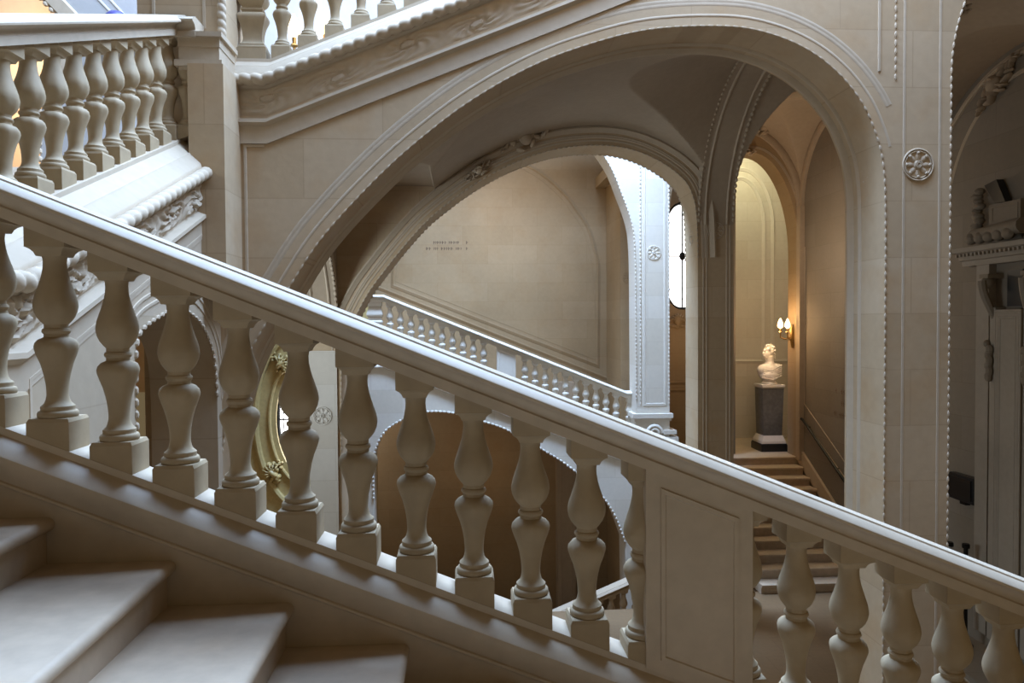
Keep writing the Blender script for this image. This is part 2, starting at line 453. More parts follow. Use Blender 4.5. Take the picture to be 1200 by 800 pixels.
# worn steps
stair = empty('staircase', (0, 1.2, -1.5), 'worn pale stone steps at lower left, falling to the right beside the front balustrade', 'steps')
for k in range(-2, 9):
    xn = -1.464 + .4185 * k; zn = -.688 - .1668 * k
    b = MB(); r = .024; sec = []
    for i in range(7):
        a = PI / 2 - PI * i / 6 * .92
        sec.append((xn - r + r * math.cos(a), zn - r + r * math.sin(a)))
    sec += [(xn - .03, zn - .05), (xn - .032, zn - .19), (xn - .47, zn - .19), (xn - .47, zn)]
    ny = 24; vs = []; kk = len(sec)
    for j in range(ny + 1):
        y = 2.742 - 3.6 * j / ny
        e = min(1, abs(2.742 - y) / .35); wear = .016 * math.sin(PI * min(1, max(0, (2.742 - y) / 3.6))) ** 1.2 * e
        for q, (x, z) in enumerate(sec): vs.append((x, y, z - (wear * (1 if q < 7 else 0))))
    fs = [(j * kk + q, j * kk + (q + 1) % kk, (j + 1) * kk + (q + 1) % kk, (j + 1) * kk + q) for j in range(ny) for q in range(kk)] + [tuple(range(kk)), tuple(ny * kk + q for q in range(kk))]
    b.add(vs, fs); b.build('step', M['tread'], stair, smooth=40)

# ------------------------------------------------------------------ left flight balustrade (rises away from the camera)
XB = -2.16; YK = 3.33
def base2(y): return .982 + SL * (max(y, YK) - 4.72)
left = empty('balustrade', (XB, 4.5, base2(4.5)), 'stone balustrade at upper left rising away from the camera, blue light on its carved ledge', 'balustrade')
ys = (3.16, YK, 5.78)
def S2(z0): return [lambda d, z, y=y: (XB + d, y, base2(y) + z0 + z) for y in ys]
MB().extrude(RAIL, S2(.907)).build('handrail', M['rail'], left)
MB().extrude(CORN + [(-.085, -.72), (-.085, 0)], S2(0)).build('string_course', M['carved'], left)
def along2(d, dz): return lambda s, a, c: (XB + d + a, 3.17 + s, base2(3.17 + s) + dz + c)
rope(MB(), along2(.29, -.232), 2.55).build('rope_moulding', M['carved'], left)
frieze(MB(), lambda s, d, z: (XB + d, 3.17 + s, base2(3.17 + s) + z), 2.58, (.242, -.295), (.224, -.50)).build('carved_frieze', M['carved'], left)
MB().extrude(RAIL, [lambda d, z, x=x: (x, 5.70 - d, base2(5.70) + .86 + z) for x in (-2.16, -1.93)]).build('rail_return', M['rail'], left)
MB().box((-2.27, 2.98, base2(3) - .02), (-2.06, 3.14, base2(3) + .78)).build('newel', M['bal'], left)
baluster(1, left, (-2.03, 5.72, base2(5.70)), 0)
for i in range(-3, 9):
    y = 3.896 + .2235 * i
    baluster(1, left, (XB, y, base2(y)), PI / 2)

# ------------------------------------------------------------------ upper flight balustrade (rises to the right over the great arch)
YC = 6.24; XK = -1.53
def base3(x): return 2.755 + SL * max(x, XK)
upper = empty('balustrade', (-.9, YC, base3(-.9)), 'stone balustrade at the top rising right above the great arch, lamp flames behind it', 'balustrade')
xs = (-1.80, XK, 3.2)
def S3(z0): return [lambda d, z, x=x: (x, YC - d, base3(x) + z0 + z) for x in xs]
MB().extrude(RAIL, S3(.907)).build('handrail', M['rail'], upper)
MB().extrude(CORN + [(-.085, -.72), (-.085, 0)], S3(0)).build('string_course', M['carved'], upper)
def along3(d, dz): return lambda s, a, c: (-1.80 + s, YC - d - a, base3(-1.80 + s) + dz + c)
rope(MB(), along3(.29, -.232), 4.9).build('rope_moulding', M['carved'], upper)
frieze(MB(), lambda s, d, z: (-1.80 + s, YC - d, base3(-1.80 + s) + z), 3.4, (.242, -.295), (.224, -.50), amp=.02, period=.55).build('carved_frieze', M['carved'], upper)
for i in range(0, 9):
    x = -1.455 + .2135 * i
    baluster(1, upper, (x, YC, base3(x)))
def square_baluster(x0, x1, y, z, mat, parent):
    b = MB(); vs = []; w = (x1 - x0) / 2; c = (x0 + x1) / 2
    sec = [(r, BT + h) for r, h in PROF]
    for r, h in sec:
        e = w - .075 + r
        vs += [(c - e, y - r, z + h), (c + e, y - r, z + h), (c + e, y + r, z + h), (c - e, y + r, z + h)]
    n = len(sec)
    b.add(vs, [(i * 4 + j, i * 4 + (j + 1) % 4, (i + 1) * 4 + (j + 1) % 4, (i + 1) * 4 + j) for i in range(n - 1) for j in range(4)] + [(0, 1, 2, 3), (4 * n - 4, 4 * n - 3, 4 * n - 2, 4 * n - 1)])
    b.box((x0, y - .08, z - .02), (x1, y + .08, z + BT)); b.box((x0, y - .08, z + .68), (x1, y + .08, z + .775))
    return b.build('newel', mat, parent)
square_baluster(-1.80, -1.57, YC, base3(-1.7), M['bal'], upper)

# ------------------------------------------------------------------ left corner pier
pr_ = MB()
pr_.box((-2.42, 5.80, .2), (-1.80, 6.4, 4.3))
pr_.box((-1.99, 5.60, .2), (-1.735, 6.4, 1.90))
pier = pr_.build('pillar_left', M['wall_x'], None, 'structure')
b = MB()
for z0, z1, e in ((2.10, 2.135, .055), (2.03, 2.10, .035), (1.93, 2.03, .03), (1.885, 1.93, .055), (1.865, 1.885, .03)):
    b.box((-2.03 - e, 5.66 - e, z0), (-1.80 + e, 6.0, z1))
b.build('base_moulding', M['carved'], pier)
b = MB(); b.sweep([(-2.30, 4.3), (-2.30, 2.24), (-1.93, 2.24), (-1.93, 4.3)], FILLET, mY(5.80)); b.build('panel_moulding', M['carved'], pier)
b = MB(); rope(b, lambda s, a, c: (-1.80 + a, 5.80 + c, 2.16 + s), 2.1, .03, .06); b.build('rope_moulding', M['carved'], pier)

# ------------------------------------------------------------------ wall under the left flight
arch2 = spline([(4.46, -.7), (4.46, -.30), (4.482, -.109), (4.579, -.02), (4.849, .06), (5.076, .101), (5.307, .088), (5.6, -.02), (5.83, -.25), (5.89, -.6)], 5)
hole2 = [(4.46, -4.6)] + arch2 + [(5.89, -4.6)]
wl = MB().wall([(3.17, -4.6)] + hole2 + [(6.0, -4.6), (6.0, base2(6.0) - .6), (YK, base2(YK) - .6), (3.17, base2(YK) - .6)], [], .5, mXp(-1.91)).build('wall_left', M['wall_y'], None, 'structure')
b = MB(); b.beads(hole2[1:-1], mXp(-1.91), .016, .07, .002); b.build('bead_moulding', M['carved'], wl)
b = MB(); b.sweep(offset(arch2, .10), FILLET, mXp(-1.91)); b.sweep(offset(arch2, .16), FILLET, mXp(-1.91)); b.build('archivolt', M['carved'], wl)
b = MB(); b.sweep([(5.72, .1), (5.72, .70), (4.2, .70 - SL * 1.52), (3.4, -.24), (3.4, -2.5)], FILLET, mXp(-1.91)); b.build('panel_moulding', M['carved'], wl)
MB().box((-4.9, 2.0, -4.6), (-4.7, 6.9, 3.0)).build('wall_outer_left', M['wall_y'], None, 'structure')
MB().box((-4.7, 3.0, .35), (-2.42, 6.0, .55)).build('ceiling_left_passage', M['vault'], None, 'structure')

# ------------------------------------------------------------------ great arch wall
A1 = spline([(-1.95, -1.40), (-1.88, -.80), (-1.70, -.25), (-1.385, .27), (-1.094, .703), (-.619, 1.211), (-.21, 1.565), (.133, 1.812), (.546, 2.045), (.961, 2.215), (1.521, 2.365), (2.157, 2.405), (2.55, 2.347), (2.875, 2.214), (3.13, 2.023), (3.314, 1.801), (3.418, 1.592), (3.485, 1.381), (3.517, 1.098), (3.525, .6)], 6)
H1 = [(-1.97, -4.6), (-1.97, -4.4), (-1.97, -2)] + A1 + [(3.525, -1.5), (3.525, -4.4), (3.525, -4.6)]
cx, hw, sp = 5.56, 1.475, 2.05
A1r = [(cx - hw * math.cos(PI * i / 40), sp + 1.55 * math.sin(PI * i / 40)) for i in range(41)]
H1r = [(4.085, -4.6), (4.085, -4.4)] + A1r + [(7.035, -4.6)]
topl = [(7.4, -4.6), (7.4, base3(5) - .5), (3.4, base3(3.4) - .5), (XK, base3(XK) - .5), (-2.5, base3(XK) - .5), (-2.5, -4.6)]
w1 = MB().wall(topl + H1 + H1r, [], .65, mY(6.0)).build('wall_arcade', M['wall_x'], None, 'structure')
b = MB(); p = H1[1:-1]; b.beads(p, mY(6.0), .010, .07, .001); b.beads([(3.60, 4.5), (3.60, 2.0)], mY(6.0), .010, .07, .001); b.beads(H1r[1:-1], mY(6.0), .010, .07, .001); b.build('bead_moulding', M['carved'], w1)
b = MB()
for d, prof in ((.085, [(a, c * .3) for a, c in FILLET]), (.19, [(a, c * .22) for a, c in GROOVE])): b.sweep([q for q in offset(A1, d) if q[0] < 3.56], prof, mY(6.0))
b.build('archivolt', M['carved'], w1)
# orders of the soffit
b = MB()
def soff(y): return lambda p, q, c: (p, y, q)
for y, w, r in ((6.40, .025, .018), (6.55, .05, .035)):
    path = offset(H1[1:-1], -.0)
    vs = []; n = len(path); seg = 7
    inn = [offset(path, -r * math.sin(PI * j / (seg - 1))) for j in range(seg)]
    for i in range(n):
        for j in range(seg): vs.append((inn[j][i][0], y - w + 2 * w * j / (seg - 1), inn[j][i][1]))
    b.add(vs, [(i * seg + j, i * seg + j + 1, (i + 1) * seg + j + 1, (i + 1) * seg + j) for i in range(n - 1) for j in range(seg - 1)])
b.build('soffit_moulding', M['carved'], w1)
b = MB()
for x in (3.68, 3.99): b.sweep([(x, -4.2), (x, 4.2)], [(a, c * .4) for a, c in FILLET], mY(6.0))
b.sweep([(3.46, 2.06), (3.46, 3.9)], FILLET, mY(6.0)); b.sweep([(-1.70, .35), (-1.70, 1.40), (-1.55, 1.40)], FILLET, mY(6.0)); b.build('panel_moulding', M['carved'], w1)
rosette(mY(6.0), 3.80, 1.291, .13, M['carved'], w1)
rosette(mXn(3.525), 6.32, 1.30, .12, M['carved'], w1)

# ------------------------------------------------------------------ far arcade wall
Y3 = 11.0
A3 = spline([(-1.80, -2.2), (-1.79, -.9), (-1.75, -.35), (-1.45, .33), (-1.087, .841), (-.65, 1.36), (-.333, 1.653), (.18, 2.03), (.74, 2.334), (1.374, 2.552), (2.012, 2.62), (2.526, 2.562), (2.979, 2.376), (3.33, 2.111), (3.472, 1.832), (3.52, 1.513), (3.537, .95)], 6)
H3 = [(-1.80, -4.6)] + A3 + [(3.537, -4.6)]
A3l = [(-3.65 - 1.4 * math.cos(PI * i / 24), -.4 + 1.3 * math.sin(PI * i / 24)) for i in range(25)]
H3l = [(-5.05, -4.6)] + A3l + [(-2.25, -4.6)]
A3r = [(5.56 - 1.47 * math.cos(PI * i / 40), 1.95 + 1.62 * math.sin(PI * i / 40)) for i in range(41)]
H3r = [(4.09, -4.6)] + A3r + [(7.03, -4.6)]
w3 = MB().wall([(7.4, -4.6), (7.4, 5.2), (-5.6, 5.2), (-5.6, -4.6)] + H3l + H3 + H3r, [], .62, mY(Y3)).build('wall_back_arcade', M['wall_x'], None, 'structure')
b = MB(); b.beads(H3[1:-1], mY(Y3), .016, .08, .002); b.beads(H3r[1:-1], mY(Y3), .016, .08, .002); b.beads(H3[1:-1], mYb(Y3 + .62), .016, .08, .002); b.build('bead_moulding', M['carved'], w3)
b = MB()
for d, prof in ((.07, FILLET), (.13, GROOVE), (.23, CYMA)): b.sweep([q for q in offset(A3, d) if q[1] > -.35 or q[0] > 0], prof, mY(Y3))
b.build('archivolt', M['carved'], w3)
b = MB()
for x in (3.62, 3.67, 3.98, 4.03, -1.87, -1.91): b.sweep([(x, -4.4), (x, 1.44 if x > 0 else -.3)], FILLET, mY(Y3))
b.build('panel_moulding', M['carved'], w3)
rosette(mY(Y3), 3.81, 1.36, .125, M['carved'], w3)
b = MB().wall([(-2.25, -4.4), (-1.845, -4.4), (-1.845, -.4), (-2.25, -.4)], [], .05, mY(Y3 - .03)); b.build('pier_facing', M['white'], w3)
rosette(mY(Y3 - .03), -2.06, -1.35, .13, M['white_c'], w3)
rosette(mXn(3.537), 11.31, 1.30, .12, M['carved'], w3)
leafwork(mY(Y3 - .05), .93, 2.70, .75, .34, M['carved'], w3, rot=.45, depth=.10)
leafwork(mY(Y3 - .05), .25, 2.22, .5, .16, M['carved'], w3, 'carved_garland', rot=.65, depth=.06)

# ------------------------------------------------------------------ gallery vaults
def arch_z(pts, x):
    best = -9
    for (xa, za), (xb, zb) in zip(pts[:-1], pts[1:]):
        lo, hi = min(xa, xb), max(xa, xb)
        if lo <= x <= hi and hi > lo: best = max(best, za + (zb - za) * (x - xa) / (xb - xa))
    return best
def groin(name, x0, x1, y0, y1, zx, zy, mat, n=60):
    vs = []; nx = max(8, int((x1 - x0) / .025)); ny = max(8, int((y1 - y0) / .03))
    for i in range(nx + 1):
        x = x0 + (x1 - x0) * i / nx
        for j in range(ny + 1):
            y = y0 + (y1 - y0) * j / ny
            vs.append((x, y, max(zx(x), zy(x, y))))
    fs = [(i * (ny + 1) + j, (i + 1) * (ny + 1) + j, (i + 1) * (ny + 1) + j + 1, i * (ny + 1) + j + 1) for i in range(nx) for j in range(ny)]
    return MB().add(vs, fs).build(name, mat, None, 'structure', smooth=25)
def ell(t, c, r, s, h):
    u = (t - c) / r
    return s + h * math.sqrt(max(0, 1 - u * u)) if abs(u) < 1 else s
YM, YR = 8.825, 2.175
def spring(x): return -.35 + (x + 1.8) / 5.35 * 1.75
A3o = offset(A3, .28)
groin('ceiling_gallery', -1.85, 3.6, 6.65, Y3, lambda x: max(arch_z(A3o, x), 2.0 if x < -.40 else -1), lambda x, y: ell(y, YM, YR, spring(x), 2.0), M['vault'])
groin('ceiling_gallery_right', 4.05, 7.03, 6.65, Y3, lambda x: ell(x, 5.56, 1.47, 1.95, 1.62), lambda x, y: ell(y, YM, YR, 1.40, 2.05), M['vault'])
groin('ceiling_gallery_left', -5.4, -2.2, 6.65, Y3, lambda x: ell(x, -3.65, 1.42, -.4, 1.3), lambda x, y: ell(y, YM, YR, -.35, 1.9), M['vault'])
groin('ceiling_stair_bay', 4.09, 7.03, 11.62, 15.0, lambda x: ell(x, 5.56, 1.46, 2.3, 1.75), lambda x, y: ell(y, 13.43, 1.57, 2.3, 1.7), M['vault'])
# transverse arches between the bays
def transverse(name, x0, x1, s, h):
    n = 40; inner = [(YM - YR * math.cos(PI * i / n), s + h * math.sin(PI * i / n)) for i in range(n + 1)]
    poly = [(6.65, s - .01)] + inner[1:-1] + [(Y3, s - .01), (Y3, s + h + .4), (6.65, s + h + .4)]
    o = MB().prism(poly, 0, x1 - x0, lambda p, q, c: (x0 + c, p, q)).build(name, M['vault'], None, 'structure')
    for mp in (mXn(x0), mXp(x1)):
        b = MB(); b.beads(inner, mp, .024, .085, .0); b.sweep(offset(inner, .10), FILLET, mp); b.sweep(offset(inner, .16), GROOVE, mp); b.build('bead_moulding', M['carved'], o)
    b = MB()
    for xx in (x0 + .1, x1 - .1):
        b.tube([(xx, yy, zz) for yy, zz in inner], .022, 6)
    b.build('soffit_moulding', M['carved'], o)
transverse('arch_transverse_right', 3.55, 4.08, 1.45, 1.95)
transverse('arch_transverse_left', -2.28, -1.83, -.25, 1.75)
# carved keys on the right-hand vaults
orn = MB().box((5.2, 14.93, 3.98), (6.3, 15.0, 4.1)).build('trim_1', M['vault'], None, 'structure')
leafwork(mY(14.9), 6.15, 3.95, .75, .34, M['vault'], orn, depth=.12)
leafwork(mY(14.9), 5.70, 3.45, .6, .2, M['vault'], orn, depth=.10)

# ------------------------------------------------------------------ floors and bounding walls
MB().box((-5.6, 5.2, -4.9), (8.6, 11.62, -4.6)).build('floor_gallery', M['floor'], None, 'structure')
MB().box((-5.6, 1.6, -4.9), (8.6, 5.2, -4.6)).build('floor_well', M['floor'], None, 'structure')
MB().box((-5.6, 11.62, -7.6), (8.6, 20.4, -7.4)).build('floor_far_well', M['floor'], None, 'structure')
MB().box((4.09, 11.62, -4.9), (7.0, 12.2, -4.6)).build('floor_stair_foot', M['floor'], None, 'structure')
MB().box((-5.6, 11.62, -4.9), (-2.25, 16.2, -4.6)).build('floor_left_bay', M['floor'], None, 'structure')

# right-hand wall with the monumental doorway
wr = MB().box((7.0, 2.0, -4.9), (7.4, 15.0, 5.2)).build('wall_right', M['grey'], None, 'structure')
lun = [(YM + 1.55 * math.cos(PI * i / 40), 1.25 + 1.85 * math.sin(PI * i / 40)) for i in range(41)]
wal = [(YM + 2.0 * math.cos(PI * i / 40), 1.35 + 2.0 * math.sin(PI * i / 40)) for i in range(41)]
b = MB(); b.sweep(lun, GROOVE, mXn(7.0)); b.sweep([(y, z) for y, z in wal], CYMA, mXn(7.0)); b.build('lunette_moulding', M['carved'], wr)
leafwork(mXn(6.95), 9.30, 3.05, .9, .22, M['vault'], wr, rot=-.6, depth=.10)
leafwork(mY(6.9), 4.62, 3.0, .5, .25, M['vault'], wr, rot=-.2, depth=.10)
b = MB(); b.sweep([(15.0, -2.0), (11.62, -3.72)], [(-.03, 0), (-.03, .03), (.03, .03), (.03, 0)], mXn(7.0)); b.build('stair_rail_moulding', M['carved'], wr)
b = MB(); b.prism([(15.0, -2.95), (12.0, -4.6), (11.62, -4.6), (11.62, -4.35), (12.0, -4.28), (15.0, -2.62)], 0, .05, mXn(7.0)); b.build('skirting', M['carved'], wr)
b = MB(); b.sweep([(14.82, 1.5), (14.82, -1.72), (11.95, -3.3)], FILLET, mXn(7.0)); b.build('panel_moulding', M['carved'], wr)
b = MB().box((6.90, 14.84, -2.9), (7.0, 15.0, 2.35)); RB = [(-.07, 0), (-.07, .06), (-.03, .075), (.03, .075), (.07, .06), (.07, 0)]
b.sweep([(ell(0, 0, 1, 13.43, 0) + 1.50 * math.cos(PI * i / 30), 2.3 + 1.62 * math.sin(PI * i / 30)) for i in range(31)], RB, mXn(7.0)); b.build('corner_pilaster', M['vault'], wr)

door = empty('door_1', (6.9, 8.92, -4.6), None, None, None, 'structure')
YD = 8.92
b = MB()
for sg in (-1, 1):
    a, c = sorted((YD + sg * .42, YD + sg * .66)); b.box((6.90, a, -4.2), (7.0, c, .72))
    a, c = sorted((YD + sg * .24, YD + sg * .34)); b.box((6.86, a, -4.2), (7.0, c, .15))
b.build('door_surround', M['door'], door)
b = MB(); prof = [(0, .72), (-.12, .72), (-.13, .79), (-.17, .80), (-.19, .87), (-.27, .90), (-.28, .96), (0, .99)]
b.extrude([(d, z) for d, z in prof], [lambda d, z, y=y: (7.0 + d, y, z) for y in (YD - .92, YD + .92)])
for i in range(24): b.box((6.76, YD - .88 + i * .076, .845), (6.80, YD - .85 + i * .076, .885))
b.build('entablature', M['door'], door)
b = MB().box((6.84, YD - .22, -4.2), (7.0, YD + .22, .12))
for k in (.0, .05): b.sweep([(YD + .20 - k, -4.1 + k), (YD + .20 - k, .08 - k), (YD - .20 + k, .08 - k), (YD - .20 + k, -4.1 + k)], GROOVE, mXn(6.84), closed=True)
b.build('door_panel', M['door'], door)
MB().box((6.93, YD - .13, .16), (6.97, YD + .13, .62)).build('overdoor_panel', M['black'], door)
for sg in (1, -1):
    b = MB(); pts = []
    for i in range(25):
        t = i / 24
        pts.append((6.86 - .10 * math.cos(t * PI * 1.1), YD + sg * (.36 - .10 * math.sin(t * PI * .9) * (t)), .50 - t * .85))
    b.tube(pts, [.055 - .02 * i / 24 for i in range(25)], 8)
    b.tube([(x + .02, y + sg * .05, z) for x, y, z in pts], [.03] * 25, 6)
    for z0, rr in ((.48, .085), (-.32, .05)):
        b.blob((6.84, YD + sg * .36, z0), (rr, rr * .8, rr), 10, 7)
    b.box((6.78, YD + sg * .36 - .08, .53), (7.0, YD + sg * .36 + .08, .585))
    for i in range(6): b.blob((6.83, YD + sg * (.30 + .02 * (i % 2)), -.40 - i * .07), (.05, .05, .07), 8, 5)
    b.build('console_bracket', M['grey'], door)
MB().box((6.2, YD - 1.0, -4.6), (7.0, YD + 1.0, -4.40)).build('door_step', M['grey'], door)

rel = empty('carved_trophy', (6.65, 9.15, .99), 'carved stone trophy with a dark hollow lying on the cornice of the doorway at right', 'carving')
b = MB(); b.tube([(6.86, 9.60, 1.12), (6.86, 9.2, 1.13), (6.86, 8.7, 1.15)], [.08, .10, .10], 12)
for i in range(5): b.blob((6.80, 9.55 - i * .17, 1.07), (.07, .09, .08), 8, 6)
b.build('drapery_roll', M['grey'], rel)
b = MB()
for i in range(9): b.blob((6.90, 9.56 + .03 * math.sin(i * 2.1), 1.18 + i * .065), (.07, .07 + .02 * (i % 2), .05), 8, 6)
b.build('leaf_spray', M['grey'], rel)
b = MB().box((6.86, 8.75, 1.22), (6.98, 9.30, 1.48)); b.sweep([(9.24, 1.26), (8.8, 1.26), (8.8, 1.44), (9.24, 1.44)], FILLET, mXn(6.86), closed=True); b.build('cartouche', M['grey'], rel)
MB().prism([(9.42, 1.76), (9.20, 1.80), (9.04, 1.49), (9.22, 1.50)], 0, .10, mXn(6.98)).build('helmet_hollow_shade', M['dark'], rel)  # solid black block; the shade inside the hollow is put into its colour

pan = empty('wall_panel', (6.97, 9.83, -2.53), 'black rectangular panel fixed to the dark wall left of the doorway', 'panel')
MB().box((6.90, 9.60, -2.53), (7.0, 10.12, -2.17)).build('casing', M['black'], pan)
MB().box((6.885, 9.64, -2.49), (6.90, 10.08, -2.21)).build('screen', M['dark'], pan)
MB().box((6.93, 9.80, -2.58), (7.0, 9.92, -2.53)).build('bracket', M['iron'], pan)

def post(x, y, ztop, mat, label):
    o = empty('barrier_post', (x, y, -4.4), label, 'post', 'barrier posts before the doorway')
    MB().lathe([(.10, -4.4), (.10, -4.385), (.03, -4.36)], 20, (x, y, 0)).build('post_base', M['iron'], o)
    MB().lathe([(.028, -4.37), (.028, ztop - .06)], 14, (x, y, 0)).build('shaft', mat, o)
    MB().lathe([(.03, ztop - .06), (.05, ztop - .055), (.05, ztop - .01), (.04, ztop)], 16, (x, y, 0)).build('belt_head', M['iron'], o)
post(6.50, 9.5, -2.99, M['steel'], 'steel barrier post with a black head just right of the great pier')
post(6.73, 9.5, -3.02, M['iron'], 'all black barrier post standing between the steel one and the doorway')

# ------------------------------------------------------------------ stair bay, landing and bust
st2 = empty('staircase', (5.5, 13.5, -4.6), 'distant flight of stone steps climbing to the bust between the two arcade piers', 'steps')
for k in range(11):
    y0 = 12.05 + .297 * k; z0 = -4.6 + .159 * (k + 1)
    b = MB(); sec = [(y0 + .03, z0 - .16), (y0 + .03, z0 - .05), (y0, z0 - .04), (y0, z0 - .008), (y0 + .01, z0), (y0 + .36, z0), (y0 + .36, z0 - .16)]
    b.extrude(sec, [lambda d, z, x=x: (x, d, z) for x in (4.97, 6.94)]); b.build('step', M['floor'] if 0 else M['tread'], st2)
ZL = -4.6 + .159 * 11
MB().box((5.65, 15.3, ZL - .3), (9.0, 18.0, ZL - .002)).build('floor_landing', M['tread'], None, 'structure')
h4 = [(4.95, ZL)] + [(5.95 - 1.0 * math.cos(PI * i / 30), 1.35 + 2.10 * math.sin(PI * i / 30)) for i in range(31)] + [(6.95, ZL)]
w4 = MB().wall([(7.4, ZL), (7.4, 5.2), (4.73, 5.2), (4.73, ZL)] + h4, [], .5, mY(15.0)).build('wall_landing_arch', M['warm'], None, 'structure')
b = MB(); b.sweep(offset(h4[1:-1], .12), GROOVE, mY(15.0)); b.sweep([(5.56 - 1.40 * math.cos(PI * i / 30), 2.3 + 1.68 * math.sin(PI * i / 30)) for i in range(31)], [(-.07, 0), (-.07, .06), (-.03, .075), (.03, .075), (.07, .06), (.07, 0)], mY(15.0)); b.build('archivolt', M['vault'], w4)
wb = MB().box((5.65, 17.6, ZL), (9.0, 17.9, 5.2)).build('wall_back', M['white'], None, 'structure')
b = MB(); na = [(5.90, ZL)] + [(6.70 - .80 * math.cos(PI * i / 30), 2.3 + 1.35 * math.sin(PI * i / 30)) for i in range(31)] + [(7.50, ZL)]
b.sweep(na, CYMA, mY(17.6)); b.sweep(offset(na, -.22), CYMA, mY(17.6)); b.build('blind_arch_moulding', M['white_c'], wb)
b = MB(); b.sweep([(5.8, -1.0), (8.2, -1.0)], CYMA, mY(17.6)); b.build('dado_moulding', M['white_c'], wb)
MB().box((8.2, 15.4, ZL), (8.4, 17.6, 5.2)).build('wall_landing_right', M['grey'], None, 'structure')
MB().box((5.6, 15.5, ZL), (5.8, 17.6, 5.2)).build('wall_landing_left', M['grey'], None, 'structure')
MB().box((5.65, 15.4, 4.4), (8.4, 17.7, 4.6)).build('ceiling_landing', M['vault'], None, 'structure')

ped = empty('pedestal', (6.73, 15.95, ZL), 'tall grey marble pedestal with white and black base carrying the bust on the landing', 'pedestal')
bx, by = 6.73, 15.95
b = MB()
def frus(b, z0, z1, w0, w1): b.add([(bx + sx * w, by + sy * w, z) for z, w in ((z0, w0), (z1, w1)) for sx, sy in ((-1, -1), (1, -1), (1, 1), (-1, 1))], [(3, 2, 1, 0), (4, 5, 6, 7), (0, 1, 5, 4), (1, 2, 6, 5), (2, 3, 7, 6), (3, 0, 4, 7)])
frus(b, ZL, ZL + .14, .29, .29); frus(b, ZL + .14, ZL + .17, .29, .275); b.build('plinth', M['dark'], ped)
b = MB(); frus(b, ZL + .17, ZL + .22, .27, .265); frus(b, ZL + .22, ZL + .34, .265, .215); b.build('base', M['marble'], ped)
b = MB(); frus(b, ZL + .34, -1.48, .205, .232); b.build('shaft', M['pedm'], ped)
b = MB(); frus(b, -1.48, -1.45, .235, .25); frus(b, -1.45, -1.40, .25, .25); b.build('cap', M['marble'], ped)

bust = empty('bust', (bx, by, -1.40), 'white marble portrait bust turned to the left, standing on the tall pedestal', 'bust')
b = MB()
z0 = -1.40
b.lathe([(.17, z0), (.17, z0 + .03), (.13, z0 + .06), (.13, z0 + .11), (.17, z0 + .15)], 20, (bx, by, 0))
b.blob((bx + .01, by, z0 + .27), (.27, .17, .21), 20, 12)
b.blob((bx + .16, by + .02, z0 + .34), (.13, .13, .12), 14, 9); b.blob((bx - .15, by - .02, z0 + .31), (.13, .12, .13), 14, 9)
b.blob((bx - .02, by - .06, z0 + .19), (.21, .14, .14), 14, 9)
b.tube([(bx + .01, by, z0 + .36), (bx + .01, by, z0 + .50), (bx - .0, by - .01, z0 + .62)], [.15, .088, .085], 16)
hx, hz = bx - .015, z0 + .70
b.blob((hx + .015, by, hz + .03), (.125, .10, .135), 18, 12)              # skull
b.blob((hx - .045, by - .02, hz - .035), (.085, .075, .10), 16, 10)       # face
b.blob((hx - .07, by - .03, hz - .105), (.045, .045, .035), 10, 7)        # chin
b.tube([(hx - .118, by - .04, hz + .02), (hx - .148, by - .045, hz - .035)], [.014, .022], 8)   # nose
b.blob((hx - .118, by - .04, hz - .068), (.02, .03, .012), 8, 6); b.blob((hx - .112, by - .04, hz - .084), (.02, .026, .012), 8, 6)  # lips
b.blob((hx - .11, by - .035, hz + .045), (.022, .06, .013), 10, 6)        # brow
for sy in (-1, 1): b.blob((hx - .105, by - .03 + sy * .033, hz + .02), (.014, .016, .011), 8, 6)
b.blob((hx + .03, by - .095, hz - .005), (.022, .014, .036), 8, 6)         # ear
bo = b.build('figure', M['marble'], bust)
rm = bo.modifiers.new('blend', 'REMESH'); rm.mode = 'VOXEL'; rm.voxel_size = .011; rm.use_smooth_shade = True
sm = bo.modifiers.new('soften', 'SMOOTH'); sm.iterations = 3; sm.factor = .5
b = MB(); rnd = random.Random(3)
for i in range(46):
    a = rnd.uniform(-.2, 2 * PI); e = rnd.uniform(.05, 1.35)
    px = .13 * math.cos(e) * math.cos(a); py = .108 * math.cos(e) * math.sin(a); pz = .145 * math.sin(e)
    if px < -.06 and pz < .085: continue
    b.blob((hx + .018 + px, by + py, hz + .02 + pz), (.03, .03, .026), 8, 6)
for i in range(10): b.blob((hx + .09 + rnd.uniform(-.03, .04), by + rnd.uniform(-.08, .08), hz - .02 - .012 * i), (.03, .03, .028), 8, 6)
b.build('hair', M['marble'], bust)
b = MB()
for i in range(6):
    pts = [(bx - .22 + .012 * i, by - .13, z0 + .15 + .035 * i), (bx, by - .195 + .008 * i, z0 + .11 + .04 * i), (bx + .24, by - .10, z0 + .19 + .045 * i)]
    b.tube(pts, [.014, .02, .014], 7)
b.build('drapery', M['marble'], bust)

